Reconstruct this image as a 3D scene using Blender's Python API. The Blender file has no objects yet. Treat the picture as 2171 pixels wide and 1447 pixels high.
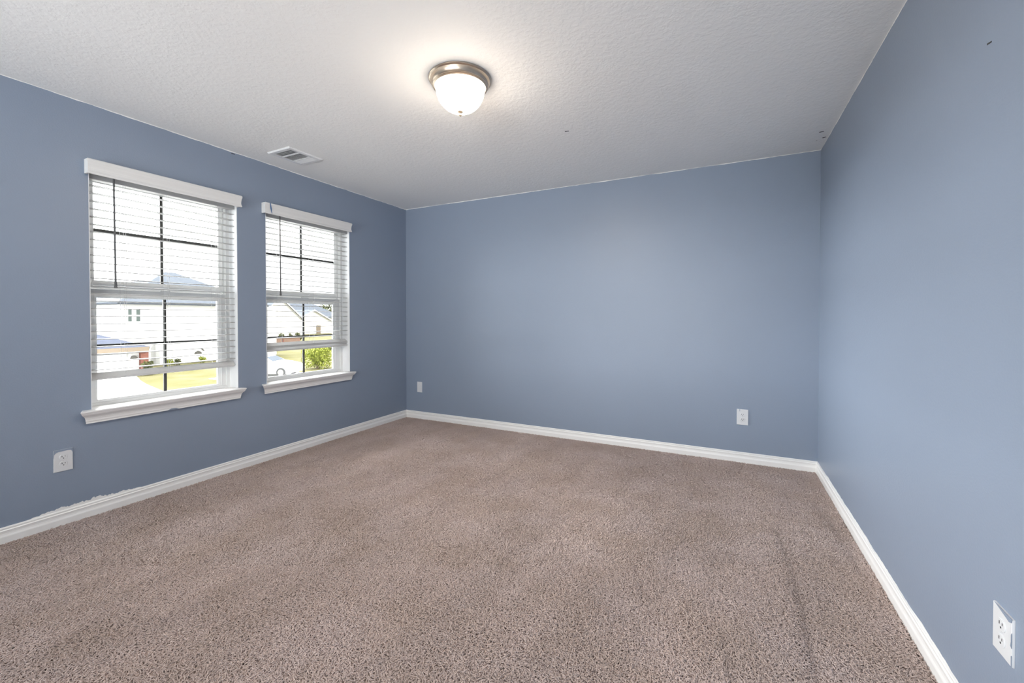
import bpy, bmesh, math, random
import numpy as np
from mathutils import Vector, Matrix

scene = bpy.context.scene
C = scene.collection
R = math.radians
rng = np.random.default_rng(7)
random.seed(7)

# ------------------------------------------------------------------ room numbers (metres)
XL, XR, YB, YF, H = -3.377, 0.637, -2.20, 3.930, 2.440      # left wall, right wall, rear wall, far wall, ceiling
T = 0.16                                                     # wall thickness
ZF = -0.014                                                  # sub floor under the carpet pile
G = -3.0                                                     # ground outside (the room is on the upper storey)

# ------------------------------------------------------------------ camera
cam_d = bpy.data.cameras.new('camera')
cam = bpy.data.objects.new('camera', cam_d)
C.objects.link(cam)
scene.camera = cam
cam_d.sensor_fit = 'HORIZONTAL'
cam_d.sensor_width = 36.0
cam_d.lens = 36.0 * 900.29 / 2171.0
cam_d.shift_y = -(723.5 - 683.2) / 2171.0
cam_d.clip_start = 0.02
cam_d.clip_end = 500
cam.location = (0, 0, 1.182)
cam.rotation_euler = (R(90 - 0.819), R(-0.015), R(26.679))

# ------------------------------------------------------------------ view, world, sun
scene.view_settings.view_transform = 'Standard'
scene.view_settings.look = 'None'
scene.view_settings.gamma = 1.0
scene.view_settings.use_curve_mapping = False
scene.view_settings.exposure = 0.44
cy = scene.cycles
cy.max_bounces = 9
cy.diffuse_bounces = 6
cy.glossy_bounces = 3
cy.transmission_bounces = 4
cy.transparent_max_bounces = 16
cy.caustics_reflective = False
cy.caustics_refractive = False
cy.sample_clamp_indirect = 6.0

SKY, SUN, LAMP = 1.7, 5.0, 250.0
# even sky plus bright areas added to light the room (direction, strength, sharpness)
ADDED_GLOW = [((0.0, -0.86, -0.51), 18.0, 3.0), ((-0.97, -0.20, 0.04), 45.0, 14.0), ((-0.50, 0.0, 0.86), 42.0, 8.0)]  # the first area lies below the horizon, behind the room
world = bpy.data.worlds.new('world')
scene.world = world
world.use_nodes = True
wt = world.node_tree
wt.nodes.clear()
w_out = wt.nodes.new('ShaderNodeOutputWorld')
w_bg = wt.nodes.new('ShaderNodeBackground')
w_tc = wt.nodes.new('ShaderNodeTexCoord')
w_sum = None
for w_dir, w_amp, w_exp in ADDED_GLOW:
    w_dot = wt.nodes.new('ShaderNodeVectorMath'); w_dot.operation = 'DOT_PRODUCT'
    w_dot.inputs[1].default_value = Vector(w_dir).normalized()
    w_max = wt.nodes.new('ShaderNodeMath'); w_max.operation = 'MAXIMUM'; w_max.inputs[1].default_value = 0.0
    w_pow = wt.nodes.new('ShaderNodeMath'); w_pow.operation = 'POWER'; w_pow.inputs[1].default_value = w_exp
    w_mul = wt.nodes.new('ShaderNodeMath'); w_mul.operation = 'MULTIPLY_ADD'
    w_mul.inputs[1].default_value = w_amp; w_mul.inputs[2].default_value = SKY
    wt.links.new(w_tc.outputs['Generated'], w_dot.inputs[0]); wt.links.new(w_dot.outputs['Value'], w_max.inputs[0])
    wt.links.new(w_max.outputs[0], w_pow.inputs[0]); wt.links.new(w_pow.outputs[0], w_mul.inputs[0])
    if w_sum is not None: wt.links.new(w_sum.outputs[0], w_mul.inputs[2])
    w_sum = w_mul
w_bg.inputs['Color'].default_value = (0.96, 0.975, 1.0, 1)
wt.links.new(w_sum.outputs[0], w_bg.inputs['Strength'])
wt.links.new(w_bg.outputs[0], w_out.inputs['Surface'])

sun_d = bpy.data.lights.new('sun', 'SUN')
sun_d.energy = SUN
sun_d.angle = R(3)
sun_d.color = (1.0, 0.95, 0.86)
sun = bpy.data.objects.new('sun', sun_d)
C.objects.link(sun)
sun.rotation_euler = Vector((0.72, 0.30, 0.62)).to_track_quat('Z', 'Y').to_euler()

# openings in the walls: (along-wall start, end, bottom, top)
OPEN_L = [(-1.600, -0.500, 0.615, 2.060), (1.130, 1.987, 0.615, 2.060), (2.214, 3.085, 0.615, 2.060)]          # left wall, along y; the first is added to let light in
OPEN_R = [(-2.75, -1.35, 0.55, 2.08), (-0.95, 0.25, 0.55, 2.08)]               # openings added for light in the unseen rear wall, along x

def portal(name, loc, rot, sx, sy):
    # marks where daylight enters so that the sky is sampled through the window; it gives off no light of its own
    d = bpy.data.lights.new(name, 'AREA')
    d.shape = 'RECTANGLE'; d.size = sx; d.size_y = sy
    d.cycles.is_portal = True
    o = bpy.data.objects.new(name, d); C.objects.link(o)
    o.location = loc; o.rotation_euler = rot
for (a, b, z0, z1) in OPEN_L:
    portal('sky_portal', (XL - T - 0.01, (a + b) / 2, (z0 + z1) / 2), (0, R(-90), 0), z1 - z0, b - a)
for (a, b, z0, z1) in OPEN_R:
    portal('sky_portal', ((a + b) / 2, YB - T - 0.01, (z0 + z1) / 2), (R(90), 0, 0), b - a, z1 - z0)

# ------------------------------------------------------------------ materials
def nt(name):
    m = bpy.data.materials.new(name); m.use_nodes = True
    t = m.node_tree
    b = t.nodes['Principled BSDF']
    return m, t, b
def N(t, kind, **kw):
    n = t.nodes.new(kind)
    for k, v in kw.items():
        if k in n.inputs.keys(): n.inputs[k].default_value = v
        else: setattr(n, k, v)
    return n
def plain(name, col, rough=0.5, spec=0.4, metal=0.0):
    m, t, b = nt(name)
    b.inputs['Base Color'].default_value = (*col, 1)
    b.inputs['Roughness'].default_value = rough
    b.inputs['Specular IOR Level'].default_value = spec
    b.inputs['Metallic'].default_value = metal
    return m
def noisy(name, c1, c2, scale, rough=0.7, spec=0.3, bump=0.0, bscale=200, detail=4, bdist=0.002, stretch=(1, 1, 1), bdetail=3):
    m, t, b = nt(name)
    tc = N(t, 'ShaderNodeTexCoord')
    mp = N(t, 'ShaderNodeMapping'); mp.inputs['Scale'].default_value = stretch
    t.links.new(tc.outputs['Object'], mp.inputs['Vector'])
    n = N(t, 'ShaderNodeTexNoise', Scale=scale, Detail=detail)
    t.links.new(mp.outputs[0], n.inputs['Vector'])
    rp = N(t, 'ShaderNodeValToRGB')
    rp.color_ramp.elements[0].position = 0.3; rp.color_ramp.elements[0].color = (*c1, 1)
    rp.color_ramp.elements[1].position = 0.7; rp.color_ramp.elements[1].color = (*c2, 1)
    t.links.new(n.outputs['Fac'], rp.inputs['Fac'])
    t.links.new(rp.outputs['Color'], b.inputs['Base Color'])
    b.inputs['Roughness'].default_value = rough
    b.inputs['Specular IOR Level'].default_value = spec
    if bump:
        n2 = N(t, 'ShaderNodeTexNoise', Scale=bscale, Detail=bdetail)
        t.links.new(tc.outputs['Object'], n2.inputs['Vector'])
        bp = N(t, 'ShaderNodeBump', Strength=bump, Distance=bdist)
        t.links.new(n2.outputs['Fac'], bp.inputs['Height'])
        t.links.new(bp.outputs['Normal'], b.inputs['Normal'])
    return m

M = {}
WALL_C = (0.252, 0.303, 0.387)
M['wall'] = noisy('blue_wall_paint', tuple(c * 0.985 for c in WALL_C), tuple(c * 1.015 for c in WALL_C), 1.5, 0.42, 0.45, bump=0.35, bscale=130, bdist=0.0016)
# knock-down ceiling texture: two noises, the finer one broken into patches
m, t, b = nt('textured_ceiling_paint')
b.inputs['Base Color'].default_value = (0.90, 0.895, 0.875, 1); b.inputs['Roughness'].default_value = 0.75
b.inputs['Specular IOR Level'].default_value = 0.25
tc = N(t, 'ShaderNodeTexCoord')
n1 = N(t, 'ShaderNodeTexNoise', Scale=42.0, Detail=4.0, Roughness=0.55, Distortion=0.25)
rp = N(t, 'ShaderNodeValToRGB'); rp.color_ramp.elements[0].position = 0.42; rp.color_ramp.elements[1].position = 0.62
bp = N(t, 'ShaderNodeBump', Strength=0.24, Distance=0.003)
t.links.new(tc.outputs['Object'], n1.inputs['Vector']); t.links.new(n1.outputs['Fac'], rp.inputs['Fac'])
t.links.new(rp.outputs['Color'], bp.inputs['Height']); t.links.new(bp.outputs['Normal'], b.inputs['Normal'])
M['ceiling'] = m
M['trim'] = plain('white_trim_paint', (0.88, 0.872, 0.855), 0.35, 0.45)
M['vinyl'] = plain('white_window_vinyl', (0.78, 0.785, 0.78), 0.4, 0.4)
M['jamb'] = plain('white_jamb_paint', (0.84, 0.85, 0.86), 0.5, 0.35)
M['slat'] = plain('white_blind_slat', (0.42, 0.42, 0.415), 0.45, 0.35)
M['rail'] = plain('white_blind_rail', (0.62, 0.62, 0.615), 0.45, 0.35)
M['valance'] = noisy('white_blind_valance', (0.76, 0.755, 0.74), (0.80, 0.795, 0.78), 60, 0.4, 0.4, stretch=(1, 0.02, 1))
M['muntin'] = plain('dark_bronze_muntin', (0.045, 0.045, 0.042), 0.45, 0.3)
M['wand'] = plain('grey_plastic_wand', (0.11, 0.11, 0.11), 0.3, 0.5)
M['cord'] = plain('white_ladder_cord', (0.62, 0.62, 0.62), 0.8, 0.1)
M['plate'] = plain('white_outlet_plastic', (0.71, 0.72, 0.735), 0.3, 0.5)
M['slot'] = plain('dark_slot', (0.02, 0.02, 0.022), 0.6, 0.2)
M['screw'] = plain('painted_screw', (0.65, 0.66, 0.67), 0.35, 0.5)
M['vent'] = plain('white_vent_enamel', (0.78, 0.785, 0.79), 0.4, 0.4)
M['duct'] = plain('grey_duct', (0.42, 0.43, 0.445), 0.7, 0.2)
M['nickel'] = noisy('brushed_nickel', (0.56, 0.46, 0.36), (0.64, 0.54, 0.43), 30, 0.32, 0.5, stretch=(1, 1, 12))
M['nickel'].node_tree.nodes['Principled BSDF'].inputs['Metallic'].default_value = 1.0
M['mark'] = plain('dark_scuff', (0.06, 0.06, 0.055), 0.8, 0.1)
m, t, b = nt('lit_frosted_glass')
b.inputs['Base Color'].default_value = (0.85, 0.83, 0.80, 1); b.inputs['Roughness'].default_value = 0.35
b.inputs['Emission Color'].default_value = (1.0, 0.87, 0.72, 1)
# the bulbs hang low in the bowl: the frosted glass gives off more light downwards than sideways
ge = N(t, 'ShaderNodeNewGeometry'); sx = N(t, 'ShaderNodeSeparateXYZ'); ab = N(t, 'ShaderNodeMath', operation='ABSOLUTE'); pw = N(t, 'ShaderNodeMath', operation='POWER'); pw.inputs[1].default_value = 3.5
ma_ = N(t, 'ShaderNodeMath', operation='MULTIPLY_ADD'); ma_.inputs[1].default_value = LAMP; ma_.inputs[2].default_value = 5.6
t.links.new(ge.outputs['Normal'], sx.inputs[0]); t.links.new(sx.outputs['Z'], ab.inputs[0]); t.links.new(ab.outputs[0], pw.inputs[0]); t.links.new(pw.outputs[0], ma_.inputs[0]); t.links.new(ma_.outputs[0], b.inputs['Emission Strength'])
M['dome'] = m
m = bpy.data.materials.new('clear_window_glass'); m.use_nodes = True
t = m.node_tree; t.nodes.clear()
o_ = N(t, 'ShaderNodeOutputMaterial'); mx = N(t, 'ShaderNodeMixShader'); tr = N(t, 'ShaderNodeBsdfTransparent'); gl = N(t, 'ShaderNodeBsdfGlossy', Roughness=0.0)
fr = N(t, 'ShaderNodeFresnel', IOR=1.3)
tr.inputs['Color'].default_value = (0.96, 0.97, 0.965, 1)
t.links.new(fr.outputs[0], mx.inputs[0]); t.links.new(tr.outputs[0], mx.inputs[1]); t.links.new(gl.outputs[0], mx.inputs[2]); t.links.new(mx.outputs[0], o_.inputs['Surface'])
M['glass'] = m

# ------------------------------------------------------------------ mesh helpers
def box(bm, x0, x1, y0, y1, z0, z1, bevel=0.0):
    vs = [bm.verts.new(p) for p in ((x0, y0, z0), (x1, y0, z0), (x1, y1, z0), (x0, y1, z0), (x0, y0, z1), (x1, y0, z1), (x1, y1, z1), (x0, y1, z1))]
    fs = [bm.faces.new([vs[i] for i in q]) for q in ((3, 2, 1, 0), (4, 5, 6, 7), (0, 1, 5, 4), (1, 2, 6, 5), (2, 3, 7, 6), (3, 0, 4, 7))]
    if bevel:
        es = list({e for f in fs for e in f.edges})
        bmesh.ops.bevel(bm, geom=es, offset=bevel, segments=2, profile=0.6, affect='EDGES')
def loft(bm, rings, cap=True, closed=True):
    rs = [[bm.verts.new(p) for p in r] for r in rings]
    n = len(rs[0])
    for a, b_ in zip(rs, rs[1:]):
        for i in range(n if closed else n - 1):
            j = (i + 1) % n
            bm.faces.new((a[i], a[j], b_[j], b_[i]))
    if cap and closed:
        bm.faces.new(list(reversed(rs[0]))); bm.faces.new(rs[-1])
def lathe(bm, prof, n=48, cx=0, cy_=0, cap=False):
    rings = [[(cx + r * math.cos(2 * math.pi * i / n), cy_ + r * math.sin(2 * math.pi * i / n), z) for i in range(n)] for r, z in prof]
    loft(bm, rings, cap=cap)
def tube(bm, p0, p1, r, n=8, r1=None):
    p0, p1 = Vector(p0), Vector(p1); d = (p1 - p0).normalized()
    u = d.orthogonal().normalized(); v = d.cross(u); r1 = r if r1 is None else r1
    loft(bm, [[p0 + (u * math.cos(2 * math.pi * i / n) + v * math.sin(2 * math.pi * i / n)) * r for i in range(n)],
              [p1 + (u * math.cos(2 * math.pi * i / n) + v * math.sin(2 * math.pi * i / n)) * r1 for i in range(n)]])
def prism(bm, pts, d):
    d = Vector(d); loft(bm, [[Vector(p) for p in pts], [Vector(p) + d for p in pts]])
def origin_of(o):
    v = Vector((0, 0, 0))
    while o is not None:
        v += o.location; o = o.parent
    return v
def build(name, bm, mat, parent=None, smooth=False, local=False):
    bmesh.ops.recalc_face_normals(bm, faces=bm.faces)
    me = bpy.data.meshes.new(name)
    if parent is not None and not local:
        bmesh.ops.translate(bm, verts=bm.verts, vec=-origin_of(parent))
    bm.to_mesh(me); bm.free()
    if smooth:
        for p in me.polygons: p.use_smooth = True
        try: me.set_sharp_from_angle(angle=R(40))
        except Exception: pass
    me.materials.append(mat)
    o = bpy.data.objects.new(name, me); C.objects.link(o)
    if parent is not None: o.parent = parent
    return o
def struct(o, label=None):
    o['kind'] = 'structure'
    if label: o['label'] = label
    return o
def tag(o, label, cat, group=None, kind=None):
    o['label'] = label; o['category'] = cat
    if group: o['group'] = group
    if kind: o['kind'] = kind
    return o
def thing(name, label, cat, loc=(0, 0, 0), rz=0.0, group=None):
    o = bpy.data.objects.new(name, None); C.objects.link(o)
    o.location = loc; o.rotation_euler = (0, 0, rz); o.empty_display_size = 0.1
    return tag(o, label, cat, group)
def B(): return bmesh.new()

# ------------------------------------------------------------------ room shell
b = B(); box(b, XL - T, XR + T, YB - T, YF + T, ZF - 0.18, ZF)
M['subfloor'] = noisy('carpet_backing', (0.38, 0.31, 0.275), (0.44, 0.365, 0.33), 60, 1.0, 0.0)
struct(build('floor', b, M['subfloor']), 'floor under the taupe carpet')
b = B(); box(b, XL - T, XR + T, YB - T, YF + T, H, H + 0.2)
ceiling = struct(build('ceiling', b, M['ceiling']), 'white textured ceiling')
def wall_with_openings(b, along, openings, c0, c1, a0, a1, z0, z1):
    def bx(p0, p1, q0, q1):
        if p1 - p0 < 1e-6 or q1 - q0 < 1e-6: return
        if along == 'y': box(b, c0, c1, p0, p1, q0, q1)
        else: box(b, p0, p1, c0, c1, q0, q1)
    cur = a0
    for (p, q, lo, hi) in openings:
        bx(cur, p, z0, z1); bx(p, q, z0, lo); bx(p, q, hi, z1); cur = q
    bx(cur, a1, z0, z1)
b = B(); wall_with_openings(b, 'y', OPEN_L, XL - T, XL, YB - T, YF + T, ZF, H)
wall_left = struct(build('wall_left', b, M['wall']), 'blue painted wall with the two windows')
b = B(); box(b, XL, XR, YF, YF + T, ZF, H)
wall_back = struct(build('wall_back', b, M['wall']), 'blank blue painted wall across the end of the room')
b = B(); box(b, XR, XR + T, YB - T, YF + T, ZF, H)
wall_right = struct(build('wall_right', b, M['wall']), 'light blue painted wall opposite the windows')
b = B(); wall_with_openings(b, 'x', OPEN_R, YB - T, YB, XL, XR, ZF, H)
wall_front = struct(build('wall_front', b, M['wall']), 'blue painted wall behind the camera')

# baseboards: colonial profile (distance from wall, height)
BB = [(0.0, ZF), (0.0135, ZF), (0.0135, 0.026), (0.0125, 0.030), (0.0098, 0.036), (0.0086, 0.044), (0.0092, 0.052), (0.0105, 0.0575), (0.0085, 0.0605), (0.0068, 0.063), (0.0078, 0.0655), (0.0078, 0.071), (0.0055, 0.0745), (0.0, 0.076)]
def baseboard(name, p0, p1, inward, label):
    p0, p1, inward = Vector(p0), Vector(p1), Vector(inward); d = (p1 - p0).normalized()
    b = B()
    loft(b, [[p0 + inward * q + d * q + Vector((0, 0, z)) for q, z in BB], [p1 + inward * q - d * q + Vector((0, 0, z)) for q, z in BB]])
    return struct(build(name, b, M['trim']), label)
bb_l = baseboard('baseboard_left', (XL, YB, 0), (XL, YF, 0), (1, 0, 0), 'white moulded baseboard below the windows')
bb_b = baseboard('baseboard_back', (XL, YF, 0), (XR, YF, 0), (0, -1, 0), 'white moulded baseboard along the blank end wall')
bb_r = baseboard('baseboard_right', (XR, YF, 0), (XR, YB, 0), (-1, 0, 0), 'white moulded baseboard opposite the windows')
bb_f = baseboard('baseboard_front', (XR, YB, 0), (XL, YB, 0), (0, 1, 0), 'white moulded baseboard behind the camera')

# ragged paint edges (real smears a fraction of a millimetre thick)
def ragged(name, p0, p1, up, out, base, amp, step, mat, parent, seed, env=None, thick=0.0003):
    r = random.Random(seed); p0, p1, up, out = Vector(p0), Vector(p1), Vector(up), Vector(out)
    n = max(2, int((p1 - p0).length / step)); b = B(); lo = []; hi = []
    v = 0.0
    for i in range(n + 1):
        f = i / n
        v = 0.72 * v + r.uniform(-0.4, 0.4)
        h = base + amp * max(-1, min(1, v))
        if env: h *= env(f)
        q = p0.lerp(p1, f) + out * thick
        lo.append(b.verts.new(q)); hi.append(b.verts.new(q + up * max(h, 0.0003)))
    for i in range(n): b.faces.new((lo[i], lo[i + 1], hi[i + 1], hi[i]))
    ext = bmesh.ops.extrude_face_region(b, geom=b.faces[:])
    bmesh.ops.translate(b, verts=[v for v in ext['geom'] if isinstance(v, bmesh.types.BMVert)], vec=out * 0.0008)
    return build(name, b, mat, parent)
e = 0.0006
ragged('paint_edge', (XL, YB, H), (XL, YF, H), (0, 0, -1), (1, 0, 0), 0.0045, 0.0035, 0.022, M['trim'], ceiling, 1)
ragged('paint_edge', (XL, YF, H), (XR, YF, H), (0, 0, -1), (0, -1, 0), 0.0040, 0.0035, 0.018, M['trim'], ceiling, 2)
ragged('paint_edge', (XR, YF, H), (XR, YB, H), (0, 0, -1), (-1, 0, 0), 0.0045, 0.004, 0.010, M['trim'], ceiling, 3)
ragged('paint_smear', (XL, 0.86, 0.075), (XL, 1.40, 0.075), (0, 0, 1), (1, 0, 0), 0.019, 0.012, 0.0035, M['trim'], bb_l, 4, env=lambda f: max(0.05, math.sin(math.pi * min(1, f * 1.05)) ** 0.7))
ragged('paint_smear', (XR, 1.20, 0.075), (XR, 3.60, 0.075), (0, 0, 1), (-1, 0, 0), 0.005, 0.006, 0.02, M['trim'], bb_r, 5)
def mark(parent, p0, p1, w, nrm):
    p0, p1, nrm = Vector(p0), Vector(p1), Vector(nrm); d = (p1 - p0); s = d.cross(nrm).normalized() * w / 2
    b = B(); prism(b, [p0 - s, p1 - s * 0.8, p1 + s * 0.8, p0 + s], nrm * 0.0008)
    o = build('scuff_mark', b, M['mark'], parent); o['label'] = 'short dark scuff mark'
for (x0, y0, x1, y1, w) in ((-0.984, 2.759, -0.958, 2.765, 0.011), (0.565, 3.554, 0.590, 3.546, 0.012), (0.603, 3.673, 0.622, 3.665, 0.012), (0.573, 3.715, 0.579, 3.713, 0.006)):
    mark(ceiling, (x0, y0, H), (x1, y1, H), w, (0, 0, -1))
mark(wall_right, (XR, 1.636, 1.928), (XR, 1.614, 1.923), 0.0045, (-1, 0, 0))
mark(wall_left, (XL, 1.95, 2.425), (XL, 1.975, 2.425), 0.006, (1, 0, 0))

# ------------------------------------------------------------------ windows
def window(idx, y0, y1, glass_lo, glass_up, label):
    yc = (y0 + y1) / 2
    z0, z1 = 0.627, 2.060
    root = bpy.data.objects.new('window_%d' % idx, None); C.objects.link(root)
    root.location = (XL, yc, z0); struct(root, label)
    # jamb liner boards (painted returns)
    b = B(); t_ = 0.004
    box(b, XL - 0.105, XL - 0.0004, y0, y0 + t_, z0 - 0.012, z1); box(b, XL - 0.105, XL - 0.0004, y1 - t_, y1, z0 - 0.012, z1); box(b, XL - 0.105, XL - 0.0004, y0 + t_, y1 - t_, z1 - t_, z1)
    build('jamb', b, M['jamb'], root)
    # outer vinyl frame with a stepped track
    b = B(); fw = 0.026; f0, f1 = XL - 0.158, XL - 0.098
    box(b, f0, f1, y0, y0 + fw, z0 - 0.012, z1); box(b, f0, f1, y1 - fw, y1, z0 - 0.012, z1)
    box(b, f0, f1, y0 + fw, y1 - fw, z1 - fw, z1); box(b, f0, f1 - 0.004, y0 + fw, y1 - fw, z0 - 0.012, z0 + 0.018)
    box(b, f1 - 0.012, f1 + 0.003, y1 - fw - 0.006, y1 - fw, z0 + 0.018, z1 - fw); box(b, f1 - 0.012, f1 + 0.003, y0 + fw, y0 + fw + 0.006, z0 + 0.018, z1 - fw)
    build('window_frame', b, M['vinyl'], root)
    # sashes
    def sash(nm, xa, xb, gz0, gz1, ga, gb, lo, hi, xm, zm):
        b = B(); ya, yb = y0 + fw, y1 - fw
        box(b, xa, xb, ya, ga, lo, hi, 0.003); box(b, xa, xb, gb, yb, lo, hi, 0.003)
        box(b, xa, xb - 0.0005, ga - 0.004, gb + 0.004, lo, gz0, 0.002); box(b, xa, xb - 0.0005, ga - 0.004, gb + 0.004, gz1, hi, 0.002)
        xs = (xa + xb) / 2 + 0.006         # glazing bead, a thin inner step
        for (p, q, r_, s_) in ((ga - 0.001, ga + 0.007, gz0, gz1), (gb - 0.007, gb + 0.001, gz0, gz1), (ga + 0.007, gb - 0.007, gz0 - 0.001, gz0 + 0.007), (ga + 0.007, gb - 0.007, gz1 - 0.007, gz1 + 0.001)):
            box(b, xs - 0.012, xs + 0.004, p, q, r_, s_)
        # step lines on the face of the stile
        box(b, xb - 0.002, xb + 0.003, gb + 0.018, gb + 0.022, lo, hi)
        s = build(nm, b, M['vinyl'], root)
        b = B(); box(b, xm - 0.003, xm + 0.001, ga, gb, gz0, gz1); build('glass_pane', b, M['glass'], s)
        b = B(); w = 0.009
        box(b, xm + 0.0015, xm + 0.010, yc - w, yc + w, gz0, gz1); box(b, xm + 0.0015, xm + 0.0095, ga, gb, zm - w, zm + w)
        o = build('muntin', b, M['muntin'], s); o['label'] = 'dark muntin cross'
        return s
    sash('upper_sash', XL - 0.155, XL - 0.136, 1.400, 2.022, glass_up[0], glass_up[1], 1.345, z1 - fw, XL - 0.155, 1.722)
    ls = sash('lower_sash', XL - 0.132, XL - 0.106, 0.655, 1.305, glass_lo[0], glass_lo[1], z0 + 0.018, 1.352, XL - 0.126, 0.998)
    b = B(); box(b, XL - 0.112, XL - 0.098, yc - 0.03, yc + 0.03, 1.352, 1.360, 0.002); build('sash_lock', b, M['vinyl'], ls)
    # stool with a crown-shaped apron, mitred ends
    prof = [(-0.098, 0.615), (-0.098, 0.627), (0.050, 0.627), (0.0545, 0.6245), (0.0545, 0.619), (0.050, 0.613), (0.047, 0.606), (0.041, 0.598), (0.034, 0.592), (0.028, 0.583), (0.0245, 0.572), (0.0235, 0.562), (0.021, 0.557), (0.021, 0.548), (0.0, 0.548), (0.0, 0.615)]
    ya, yb = y0 - 0.010, y1 - 0.013
    ring_a = [(XL + d, (ya - d * 1.0 if d > 0 else y0 + 0.0005), z) for d, z in prof]
    ring_b = [(XL + d, (yb + d * 0.8 if d > 0 else y1 - 0.0005), z) for d, z in prof]
    b = B(); loft(b, [ring_a, ring_b], cap=False)
    n = len(prof)
    b.verts.ensure_lookup_table()
    # end caps: follow the profile back to the wall so each return is a closed shape
    for off in (0, n):
        f = [b.verts[off + i] for i in range(n)]
        b.faces.new(f if off else list(reversed(f)))
    build('sill', b, M['trim'], root)
    return root
win1 = window(1, 1.130, 1.987, (1.190, 1.904), (1.190, 1.930), 'white single-hung window nearer the camera, with a dark muntin cross in each sash')
win2 = window(2, 2.214, 3.085, (2.290, 2.978), (2.290, 3.020), 'white single-hung window nearer the far corner, a parked car showing through it')
# chipped blue spot on the underside of the nearer sill
b = B(); prism(b, [(XL + 0.0225, 1.505, 0.5475), (XL + 0.0225, 1.575, 0.5475), (XL + 0.0225, 1.556, 0.556), (XL + 0.0225, 1.530, 0.557)], (0.0012, 0, 0))
o = build('paint_chip', b, M['wall'], win1); o['label'] = 'blue paint chip on the sill edge'
(a, c_, z0, z1) = OPEN_L[0]
root = bpy.data.objects.new('window_5', None); C.objects.link(root)  # added out-of-view window that brightens the room from the side
root.location = (XL, (a + c_) / 2, z0); struct(root, 'unshaded window added out of view beside the camera for light')
b = B(); fw = 0.04; xa_, xb_ = XL - 0.13, XL - 0.07
box(b, xa_, xb_, a, a + fw, z0, z1); box(b, xa_, xb_, c_ - fw, c_, z0, z1); box(b, xa_, xb_, a + fw, c_ - fw, z0, z0 + fw); box(b, xa_, xb_, a + fw, c_ - fw, z1 - fw, z1); box(b, XL - 0.12, XL - 0.08, a + fw, c_ - fw, (z0 + z1) / 2 - 0.02, (z0 + z1) / 2 + 0.02)
build('window_frame', b, M['vinyl'], root)
b = B(); box(b, XL - 0.102, XL - 0.098, a + fw, c_ - fw, z0 + fw, z1 - fw); build('glass_pane', b, M['glass'], root)
b = B(); box(b, XL + 0.0005, XL + 0.05, a - 0.04, c_ + 0.04, z0 - 0.03, z0, 0.004); build('sill', b, M['trim'], root)
for k, (a, c_, z0, z1) in enumerate(OPEN_R):  # windows added behind the camera to brighten the room
    root = bpy.data.objects.new('window_%d' % (k + 3), None); C.objects.link(root)
    root.location = ((a + c_) / 2, YB, z0); struct(root, 'unshaded window added out of view behind the camera for light')
    b = B(); fw = 0.04
    box(b, a, a + fw, YB - 0.13, YB - 0.07, z0, z1); box(b, c_ - fw, c_, YB - 0.13, YB - 0.07, z0, z1)
    box(b, a + fw, c_ - fw, YB - 0.13, YB - 0.07, z0, z0 + fw); box(b, a + fw, c_ - fw, YB - 0.13, YB - 0.07, z1 - fw, z1); box(b, a + fw, c_ - fw, YB - 0.12, YB - 0.08, (z0 + z1) / 2 - 0.02, (z0 + z1) / 2 + 0.02)
    fo = build('window_frame', b, M['vinyl'], root)
    b = B(); box(b, a + fw, c_ - fw, YB - 0.102, YB - 0.098, z0 + fw, z1 - fw); build('glass_pane', b, M['glass'], root)
    b = B(); box(b, a - 0.04, c_ + 0.04, YB + 0.0005, YB + 0.05, z0 - 0.03, z0, 0.004); build('sill', b, M['trim'], root)

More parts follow.
